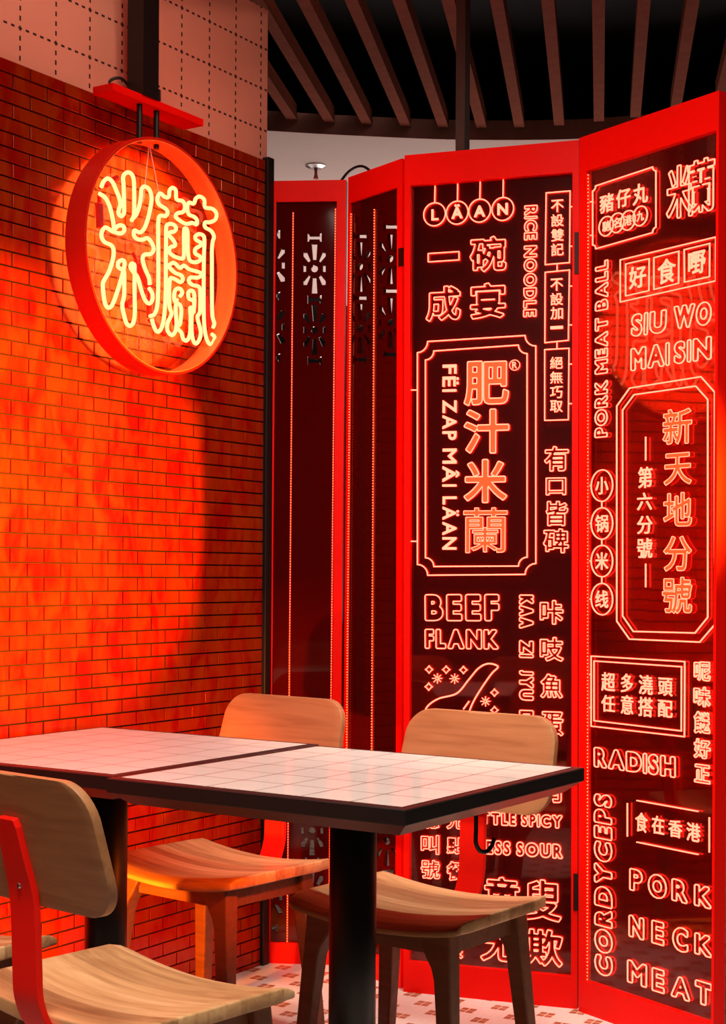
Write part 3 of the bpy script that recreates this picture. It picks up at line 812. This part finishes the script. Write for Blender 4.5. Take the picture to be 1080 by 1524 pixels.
solid_obj(C_, tC, [('肥',(689,536.5,755,602)),('汁',(689,608.6,755.5,674)),('米',(689,683.5,752,747.7))], 'large lit orange characters', grow=.026, hw=.0016)
solid_obj(C_, tC, [('蘭',(688,755.6,753,822.5))], 'large lit orange character', grow=.006, hw=.0011)
lines_obj(C_, tC, 'neon_lettering', [px_circle(C_, 764, 542.5, 7.6)], 'small ringed R mark', hw=.0011)
solid_obj(C_, tC, [('R',(760.5,537.5,767.5,547.5))], None, grow=.03, hw=.0005)
for w_, ya, yb in (('FËI',541.7,582.4), ('ZAP',594.7,654.5), ('MÂI',667,724), ('LÄAN',738.5,818)):
    solid_obj(C_, tC, None, 'lit word running down beside the large characters', polys=word_polys(C_, w_, (667.2,ya), (666.8,yb), 21, .03, rot=1), hw=.0009)
grp(word_polys(C_, 'BEEF', (630.5,904.5), (740.5,904.5), 39, .075), 'outlined word BEEF')
grp(word_polys(C_, 'FLANK', (630.5,951), (739,952), 28.5, .075), 'outlined word FLANK')
for w_, ya, yb in (('KAA',885.8,935), ('ZI',953.8,978), ('JYU',998.8,1042.5), ('DAAN',1058,1122)):
    grp(word_polys(C_, w_, (781.5,ya), (781.3,yb), 20.5, .09, rot=1), 'outlined letters %s running down' % w_)
outl([('咔',(802,894,836,929)),('吱',(802,949,836,984)),('魚',(803,1004,835,1039)),('蛋',(803,1060,836,1095)),('河',(802,1160,836,1195))], 'outlined characters running down the right side', grow=.032)
# sprinkled blossoms and the curved tail drawing
def diamond(x, y, r=5.4):
    return ([C_.uv(x+r*math.cos(t)*(1 if k % 2 == 0 else .62), y+r*math.sin(t)*(1 if k % 2 == 0 else .62)) for k, t in enumerate([2*PI*k/8 for k in range(8)])], True)
for x, y in ((636.3,996.8),(661.8,997),(687.5,997.5),(635.8,1022.5),(733.8,1031.3),(733.8,1057.5)): lines_obj(C_, tC, 'neon_blossom', [diamond(x, y)], hw=.0015)
for x, y in ((648.8,1010),(674.5,1010.5),(720.5,1044.3)):
    lines_obj(C_, tC, 'neon_blossom', [px_line(C_, ((x+1.2*math.cos(t), y+1.2*math.sin(t)), (x+7.6*math.cos(t), y+7.6*math.sin(t)))) for t in [2*PI*k/8 for k in range(8)]], hw=.0013)
tl = catmull([(628,1070),(633,1053),(650,1040.5),(677.5,1032.5),(695,1012.5),(710,995),(725,988),(739,992.5),(730,1002.5),(717.5,1020),(705,1040),(697.5,1056),(690,1080)], 6)
t2 = catmull([(687.5,1056),(696.3,1043.8)], 3)
for q in (tl, t2): lines_obj(C_, tC, 'neon_drawing', [px_line(C_, q)], 'curved neon line of a tail drawing', hw=.0020)
grp(word_polys(C_, 'LITTLE SPICY', (697,1217.5), (834.5,1224.3), 18.5, .085), 'outlined words LITTLE SPICY')
grp(word_polys(C_, 'LESS SOUR', (708,1261), (835,1268.6), 20.5, .085), 'outlined words LESS SOUR')
outl([('聽',(624.6,1209,651,1234)),('先',(663,1207,688,1235)),('叫',(624.6,1244,651,1272)),('點',(663,1247.6,688.6,1272)),('號',(624.6,1281.5,652,1309)),('餐',(663,1284,688.6,1312)),('拿',(624.6,1392,651,1420)),('食',(662,1397,689,1427))], 'two columns of small outlined characters', grow=.030, hw=.0013)
outl([('童',(719,1307,771,1359)),('叟',(779,1311,833,1371.6)),('无',(713.5,1383,767,1433)),('欺',(780,1385,835,1439))], 'four big outlined characters low on the leaf', grow=.032)

# ---- leaf D: right neon menu
D_, tD = make_leaf((-1.669,3.635), (-1.236,3.446), (-1.682,3.634), (-1.236,3.446), 'rightmost red-framed neon menu leaf with the tall chamfered frame',
    ((872,252),(1064.5,196.5),(871.5,1460),(1060.5,1523.5)))
back_and_glass(D_, tD)
led_strip(D_, tD, D_.o[0]+.003, D_.o[2], D_.o[3]-.01, w=-.003, pitch=.009)
def dl(polys, label, hw=LW): return lines_obj(D_, tD, 'neon_lettering', polys, label, hw=hw)
def db(polys, label, hw=LW): return lines_obj(D_, tD, 'neon_border', polys, label, hw=hw)
db([notched(D_, 877, 277, 971, 246, 344, 370.5, 6.5)] + [px_line(D_, ((868.5,y+1),(877,y))) for y in (299,349)] + [px_circle(D_, x, y, 10.6, 14.4) for x, y in ((897,335.7),(913,330.7),(929.5,327),(947.6,320.5))], 'notched neon frame with four linked circles')
solid_obj(D_, tD, [('豬',(887.6,287.5,908,315)),('仔',(912,280,933,307)),('丸',(936.6,272,958.7,302.6))] + [(c,(x-5.4,y-7.6,x+5.4,y+7.6)) for c, (x, y) in zip('馳名港九', ((897,335.7),(913,330.7),(929.5,327),(947.6,320.5)))], 'lit characters in the notched frame', grow=.012, hw=.0006)
outl([('米',(987,245,1024,323)),('蘭',(1018,236,1058,316))], 'tall outlined pair of characters at the top', grow=.030, lf=D_, t=tD)
sq = [[(918,386),(1060,351.7),(1060,417),(918,448.7)], [(926,392),(961,384),(960.6,431.6),(926,439.6)], [(968,382.6),(1005,373),(1004.7,420.6),(968,430)], [(1013,370.7),(1051,361.3),(1050.7,410.7),(1013.5,419)]]
db([px_line(D_, q, True) for q in sq], 'neon box holding three square boxes')
solid_obj(D_, tD, [('好',(931,395,956,428)),('食',(973.6,384,1000,421)),('嘢',(1019,373,1044.7,407))], 'three lit characters in square boxes', grow=.016, hw=.0008)
for w_, p0_, p1_, h_ in (('SIU', (935,484), (986,477), 33), ('WO', (998,472.5), (1053,464.5), 34), ('MAI', (934,535), (990,526), 33), ('SIN', (998.5,525), (1053,516.5), 33)):
    dl(word_polys(D_, w_, p0_, p1_, h_, .075), 'outlined word '+w_)
dl(word_polys(D_, 'PORK MEAT BALL', (889.4,650), (890.5,388), 18, .06, rot=1), 'outlined words PORK MEAT BALL running up')
ch = lambda q: px_line(D_, q, True)
db([ch([(932,577),(1037.6,560),(1058.3,583.3),(1058.3,929.8),(1036,955.8),(931.6,951.4),(912.8,924.6),(912.8,604)]), ch([(938.5,586.8),(1030,574),(1048,594.3),(1048,918.8),(1029,942.2),(937.4,939.9),(921.5,916.8),(921.5,609.9)])], 'tall double neon frame with cut corners', hw=.0017)
solid_obj(D_, tD, [('新',(981.8,607.8,1024.6,660.7)),('天',(983.6,674,1024,721)),('地',(982.7,733,1024.6,783)),('分',(983,798,1024,850)),('號',(981,859,1024.6,913))], 'five large lit characters running down', grow=.022, hw=.0010)
solid_obj(D_, tD, [('第',(944.6,694.5,965.4,726)),('六',(943,733,965,759)),('分',(943,767.5,965.7,794.6)),('號',(943,800.7,965.4,830.7))], 'four small lit characters running down', grow=.012, hw=.0006)
for ya, yb in ((649.7,685), (838.8,874)): db([px_line(D_, ((955.8,ya),(955.8,yb)))], 'short upright neon bar', hw=.0018)
cy = (722.5,779,835,891.7)
db([px_circle(D_, 890.6, y, 16, 23.5) for y in cy] + [px_line(D_, ((890.6,a+23.7),(890.6,b-23.7))) for a, b in zip(cy, cy[1:])] + [px_line(D_, ((867.5,y),(874.6,y))) for y in cy], 'chain of four neon circles')
solid_obj(D_, tD, [(c,(881,y-13,900,y+13)) for c, y in zip('小锅米线', cy)], 'lit characters in the chain of circles', grow=.012, hw=.0007)
db([ch([(874.7,976.7),(1013.8,984.9),(1013.4,1096.9),(874.7,1081.2)]), ch([(879,984),(1009,992.6),(1008.7,1088.3),(879,1073)])] + [px_line(D_, ((864.5,y),(874.7,y+.5))) for y in (1003.8,1052.7)], 'double rectangular neon frame')
solid_obj(D_, tD, [('超',(890,1001,910,1029)),('多',(919,1003,936.5,1031)),('澆',(945.6,1005,966,1034)),('頭',(974.5,1009,995.5,1036)),('任',(890,1035,910,1060)),('意',(919,1035,937,1063.5)),('搭',(945,1038,966,1067)),('配',(974,1042.5,995.5,1068))], 'two rows of lit characters in the rectangular frame', grow=.012, hw=.0006)
outl([('呢',(1028,985.5,1051.5,1013)),('味',(1027.5,1023,1051.5,1051.7)),('餸',(1028,1060,1051,1092)),('好',(1028,1100.6,1051.5,1129)),('正',(1028.7,1139,1051,1165.7))], 'five outlined characters running down', grow=.030, lf=D_, t=tD)
dl(word_polys(D_, 'RADISH', (879.4,1127), (999.5,1142.5), 29.5, .09), 'outlined word RADISH')
dl(word_polys(D_, 'CORDYCEPS', (893.2,1452.5), (892,1183), 25.5, .08, rot=1), 'outlined word CORDYCEPS running up')
db([px_line(D_, q) for q in (((928.6,1195.8),(928.6,1245.5)),((1050.4,1217),(1050.4,1269.4)),((942.4,1192),(1035,1208.5)),((942.4,1254),(1035,1272.8)))], 'open box of four neon lines', hw=.0017)
solid_obj(D_, tD, [('食',(940.5,1210,958.4,1239)),('在',(965,1215,983,1242)),('香',(989.7,1221,1009.8,1247)),('港',(1016.5,1225.7,1036.8,1253))], 'four lit characters in the open box', grow=.012, hw=.0006)
f8 = lambda x0, y0, x1, y1: (860+x0/4.186, 1160+y0/4.186, 860+x1/4.186, 1160+y1/4.186)
outl([('P',f8(303,566,378,699)),('O',f8(418,597,528,743)),('R',f8(565,632,657,766)),('K',f8(705,668,805,798))], 'outlined word PORK', grow=.08, lf=D_, t=tD)
outl([('N',f8(298,860,388,992)),('E',f8(440,890,513,1030)),('C',f8(570,927,662,1075)),('K',f8(707,972,808,1101))], 'outlined word NECK', grow=.08, lf=D_, t=tD)
outl([('M',f8(288,1145,405,1282)),('E',f8(442,1187,515,1328)),('A',f8(562,1238,672,1370)),('T',f8(710,1268,810,1408))], 'outlined word MEAT', grow=.08, lf=D_, t=tD)

# hinges between the leaves, clip posts and cables
def hinge(lf, t, u, x, y0, y1, x2=None):
    _, v1 = lf.uv(x, y0); _, v0 = lf.uv(x, y1)
    bm = bmesh.new(); slab(lf, bm, u-.006, u+.006, v0, v1, -.006, .004); bmesh.ops.recalc_face_normals(bm, faces=bm.faces)
    obj('hinge', bm, pmat('dark_hinge', (.05, .012, .01), .4, metal=.6) if 'dark_hinge' not in bpy.data.materials else bpy.data.materials['dark_hinge'], t)
hinge(B, tB, B.W-.004, 598, 369, 396); hinge(C_, tC, C_.W-.004, 857, 346, 408); hinge(C_, tC, C_.W-.004, 857, 1300, 1355)
p = C_.pt(C_.W*.33, C_.H, -.02)
bm = bmesh.new(); box(bm, p.x-.014, p.x+.014, p.y-.014, p.y+.014, C_.H, 3.15)
tag(obj('hanging_post', bm, POSTM), 'grey square post from the ceiling to the top of the widest menu leaf', 'post')
bm = bmesh.new(); q0 = A.pt(A.W*.86, A.H-.005, -.05); q1 = B.pt(B.W*.28, B.H-.005, -.05)
tube(bm, catmull([q0, q0.lerp(q1, .3)+Vector((0,0,.035)), q0.lerp(q1, .65)+Vector((0,0,.04)), q1], 6), .004, 6)
tag(obj('cable', bm, WIRE), 'black cable looped over the tops of the two flower leaves', 'cable')
bm = bmesh.new(); q0 = C_.pt(C_.W-.02, C_.H-.004, -.045); q1 = D_.pt(.03, D_.H-.004, -.045)
tube(bm, catmull([q0, q0.lerp(q1, .5)+Vector((0,0,.02)), q1], 6), .004, 6)
tag(obj('cable', bm, WIRE), 'black cable end over the joint of the two menu leaves', 'cable')
s0 = at_z(470, 246, 2.80)
sp = thing('sprinkler', (s0.x, s0.y, 2.80), 'steel ceiling sprinkler on the soffit above the flower leaves', 'sprinkler')
bm = bmesh.new(); loft(bm, [[(s0.x+r*math.cos(2*PI*k/24), s0.y+r*math.sin(2*PI*k/24), z) for k in range(24)] for r, z in ((.042,2.80),(.042,2.795),(.024,2.786))]); bmesh.ops.recalc_face_normals(bm, faces=bm.faces)
obj('rosette', bm, STEEL, sp)
bm = bmesh.new(); tube(bm, [(s0.x, s0.y, 2.79), (s0.x, s0.y, 2.765), (s0.x, s0.y, 2.745)], [.008,.006,.011], 10); obj('nozzle', bm, pmat('red_bulb', (.5,.06,.05), .3), sp)

# ------------------------------------------------------------------ tables
UNDER = pmat('stained_underboard', (.10, .02, .012), .35, noise=.2)
TX, TY, RIM = .628, .640, .0175
def table(cx, cy, rz, label, hook=None):
    t = thing('restaurant_table', (cx, cy, 0), label, 'table', rz, 'white tiled tables')
    hx, hy = TX/2, TY/2; R_ = RIM
    bm = bmesh.new()
    loft(bm, [[(-hx-k,-hy-k,z),(hx+k,-hy-k,z),(hx+k,hy+k,z),(-hx-k,hy+k,z)] for k, z in ((R_-.002,.722),(R_,.724),(R_,.748),(R_-.002,.750))])
    bmesh.ops.recalc_face_normals(bm, faces=bm.faces)
    obj('table_rim', bm, BLACK, t, world=False)
    bm = bmesh.new(); loft(bm, [[(-hx-k,-hy-k,z),(hx+k,-hy-k,z),(hx+k,hy+k,z),(-hx-k,hy+k,z)] for k, z in ((R_-.032,.700),(R_-.004,.7215))])
    bmesh.ops.recalc_face_normals(bm, faces=bm.faces); obj('underboard', bm, UNDER, t, world=False)
    bm = bmesh.new(); box(bm, -hx, hx, -hy, hy, .745, .7508)
    obj('tile_top', bm, tabletop_mat(TX/6, TY/6, -hx, -hy), t, world=False)
    bm = bmesh.new(); loft(bm, [[(.046*math.cos(2*PI*k/32), .046*math.sin(2*PI*k/32), z) for k in range(32)] for z in (.012,.70)])
    o = obj('post', bm, BLACK, t, world=False, smooth=False)
    for p_ in o.data.polygons: p_.use_smooth = len(p_.vertices) == 4
    bm = bmesh.new(); loft(bm, [[(r*math.cos(2*PI*k/40), r*math.sin(2*PI*k/40), z) for k in range(40)] for r, z in ((.22,0),(.22,.008),(.07,.018),(.05,.022))]); bmesh.ops.recalc_face_normals(bm, faces=bm.faces)
    obj('base', bm, BLACK, t, world=False)
    bm = bmesh.new(); box(bm, -.17, .17, -.17, .17, .692, .7); obj('top_bracket', bm, BLACK, t, world=False)
    if hook:
        bm = bmesh.new(); x, y = hook
        tube(bm, catmull([(x,y,.70),(x,y,.67),(x,y,.645),(x+.004,y+.008,.630),(x+.010,y+.022,.627),(x+.014,y+.034,.636),(x+.016,y+.040,.650)], 6), .0042, 8)
        obj('bag_hook', bm, BLACK, t, world=False)
    return t
table(-2.2855, 2.508, -.010, 'white tiled table pushed against the red tiled wall')
table(-1.617, 2.476, -.016, 'white tiled table nearest the neon menu leaves', hook=(.285, -.02))

# ------------------------------------------------------------------ chairs (local: front = -y)
SW, SDP, SZ = .228, .178, .420
def seat_data():
    nx, ny = 20, 16; V = []; Fc = []
    def top(s, t):
        z = SZ + .022*s*s
        f = max(0.0, (-t-.74)/.26); z -= .014*f**1.6
        b = max(0.0, (t-.86)/.14); z += 0.0*b
        return z
    idx = {}
    for side in (0, 1):
        for i in range(nx+1):
            for j in range(ny+1):
                s, t = -1+2*i/nx, -1+2*j/ny
                x, y = s*SW, t*SDP
                # soft corners in plan
                if abs(s) > .9 and abs(t) > .86: x -= math.copysign(.006*(abs(s)-.9)/.1, s); y -= math.copysign(.006*(abs(t)-.86)/.14, t)
                z = top(s, t)
                if side: z = SZ + .022*s*s - .026 if -t < .7 else min(z-.006, SZ+.022*s*s-.026)
                idx[side,i,j] = len(V); V.append((x, y, z))
    for i in range(nx):
        for j in range(ny):
            Fc.append((idx[0,i,j], idx[0,i+1,j], idx[0,i+1,j+1], idx[0,i,j+1]))
            Fc.append((idx[1,i,j], idx[1,i,j+1], idx[1,i+1,j+1], idx[1,i+1,j]))
    for i in range(nx):
        Fc.append((idx[0,i,0], idx[1,i,0], idx[1,i+1,0], idx[0,i+1,0])); Fc.append((idx[0,i+1,ny], idx[1,i+1,ny], idx[1,i,ny], idx[0,i,ny]))
    for j in range(ny):
        Fc.append((idx[0,0,j+1], idx[1,0,j+1], idx[1,0,j], idx[0,0,j])); Fc.append((idx[0,nx,j], idx[1,nx,j], idx[1,nx,j+1], idx[0,nx,j+1]))
    return V, Fc
def back_xyz(x, z):   # front face of the backrest: leaning and slightly hollow
    return (x, .196 + (z-.605)*.26 - .35*x*x*0 + .10*x*x*-1.0, z)
def backrest_data():
    z0, z1, hw, rt, rb, th = .605, .820, .213, .060, .062, .017
    ny, nx = 24, 16; V = []; Fc = []; idx = {}
    zs = [z0+(z1-z0)*(.5-.5*math.cos(PI*j/ny)) for j in range(ny+1)]
    for side in (0, 1):
        for j, z in enumerate(zs):
            w_ = hw - (z-z0)/(z1-z0)*.012
            if z > z1-rt: w_ -= rt-math.sqrt(max(0, rt*rt-(z-z1+rt)**2))
            if z < z0+rb: w_ -= rb-math.sqrt(max(0, rb*rb-(z0+rb-z)**2))
            for i in range(nx+1):
                x = w_*(-1+2*i/nx); p = back_xyz(x, z)
                idx[side,i,j] = len(V); V.append((p[0], p[1]+side*th, p[2]))
    for i in range(nx):
        for j in range(ny):
            Fc.append((idx[0,i,j], idx[0,i+1,j], idx[0,i+1,j+1], idx[0,i,j+1])); Fc.append((idx[1,i,j], idx[1,i,j+1], idx[1,i+1,j+1], idx[1,i+1,j]))
    rim = [(i,0) for i in range(nx)]+[(nx,j) for j in range(ny)]+[(nx-i,ny) for i in range(nx)]+[(0,ny-j) for j in range(ny)]
    for a, b in zip(rim, rim[1:]+rim[:1]): Fc.append((idx[0,a[0],a[1]], idx[1,a[0],a[1]], idx[1,b[0],b[1]], idx[0,b[0],b[1]]))
    return V, Fc
def strip_bm():
    path = catmull([(.02,.387),(.10,.387),(.160,.390),(.192,.407),(.212,.452),(.216,.502),(.218,.552),(.2235,.622),(.239,.682),(.256,.748)], 5)
    bm = bmesh.new(); rings = []
    N = len(path)
    for i, (y, z) in enumerate(path):
        a = path[max(0,i-1)]; b = path[min(N-1,i+1)]; d = np.array(b)-np.array(a); d /= np.hypot(*d); nrm = np.array([d[1], -d[0]])  # outwards
        hw = .033 if z < .62 else .033-.009*(z-.62)/.145
        if i == N-1: hw -= .004
        q = nrm*.006
        rings.append([(-hw,y-q[0],z-q[1]),(hw,y-q[0],z-q[1]),(hw,y+q[0],z+q[1]),(-hw,y+q[0],z+q[1])])
    loft(bm, rings); bmesh.ops.recalc_face_normals(bm, faces=bm.faces); return bm
def leg_bm(sx, front):
    """leg that broadens into the rail at its top and splays outwards"""
    bm = bmesh.new(); rings = []
    sy = -1 if front else 1
    for z, inw, half in ((.410,.080,.020),(.384,.074,.020),(.357,.060,.020),(.336,.047,.0195),(.312,.041,.019),(.20,.037,.017),(.0,.029,.0145)):
        k = (1-z/.43)
        xo = .186+.030*k**1.1; yo = .128+.030*k
        xi = xo-inw
        rings.append([(sx*xo, sy*yo-half, z),(sx*xo, sy*yo+half, z),(sx*xi, sy*yo+half, z),(sx*xi, sy*yo-half, z)])
    loft(bm, rings); bmesh.ops.recalc_face_normals(bm, faces=bm.faces); return bm
def make_chair(label):
    t = thing('dining_chair', (0,0,0), label, 'chair', 0, 'wooden chairs with red backrest brackets')
    obj('seat', seat_data(), SEATW, t, world=False, bevel=.004, smooth=True)
    obj('backrest', backrest_data(), BACKW, t, world=False, bevel=.0035, smooth=True)
    br = obj('backrest_bracket', strip_bm(), RED_STEEL, t, world=False, bevel=.0015, label='curved red backrest bracket')
    for z, y in ((.637,.2338),):
        bm = bmesh.new(); tube(bm, [(0,y-.006,z),(0,y-.0005,z),(0,y+.0012,z)], [.0052,.0052,.0036], 14); obj('bolt', bm, STEEL, br, world=False)
    for sx in (-1, 1):
        for fr in (True, False): obj('leg', leg_bm(sx, fr), LEGW, t, world=False, bevel=.004)
    for y in (-.128, .128):
        bm = bmesh.new(); box(bm, -.12, .12, y-.011, y+.011, .361, .400); obj('rail', bm, LEGW, t, world=False)
    for x in (-.160, .160):
        bm = bmesh.new(); box(bm, x-.011, x+.011, -.116, .116, .361, .407); obj('rail', bm, LEGW, t, world=False)
    return t
def dup(root, loc, rz, label):
    r = root.copy(); COL.objects.link(r); r.location = loc; r.rotation_euler = (0, 0, rz); r['label'] = label
    for c0 in list(root.children):
        c1 = c0.copy(); COL.objects.link(c1); c1.parent = r
        for g0 in list(c0.children):
            g1 = g0.copy(); COL.objects.link(g1); g1.parent = c1
    return r
chair = make_chair('pale wooden chair facing us across the table by the neon menu leaves')
chair.location = (-1.685, 2.835, 0); chair.rotation_euler = (0, 0, -.085)
dup(chair, (-2.320, 2.935, 0), -.12, 'wooden chair at the far side of the table by the tiled wall')
dup(chair, (-1.737, 1.972, 0), PI-.15, 'large foreground wooden chair seen from behind, red bracket with a bolt')
dup(chair, (-2.315, 1.990, 0), PI-.02, 'wooden chair at the left edge of the photo, only its seat corner showing')
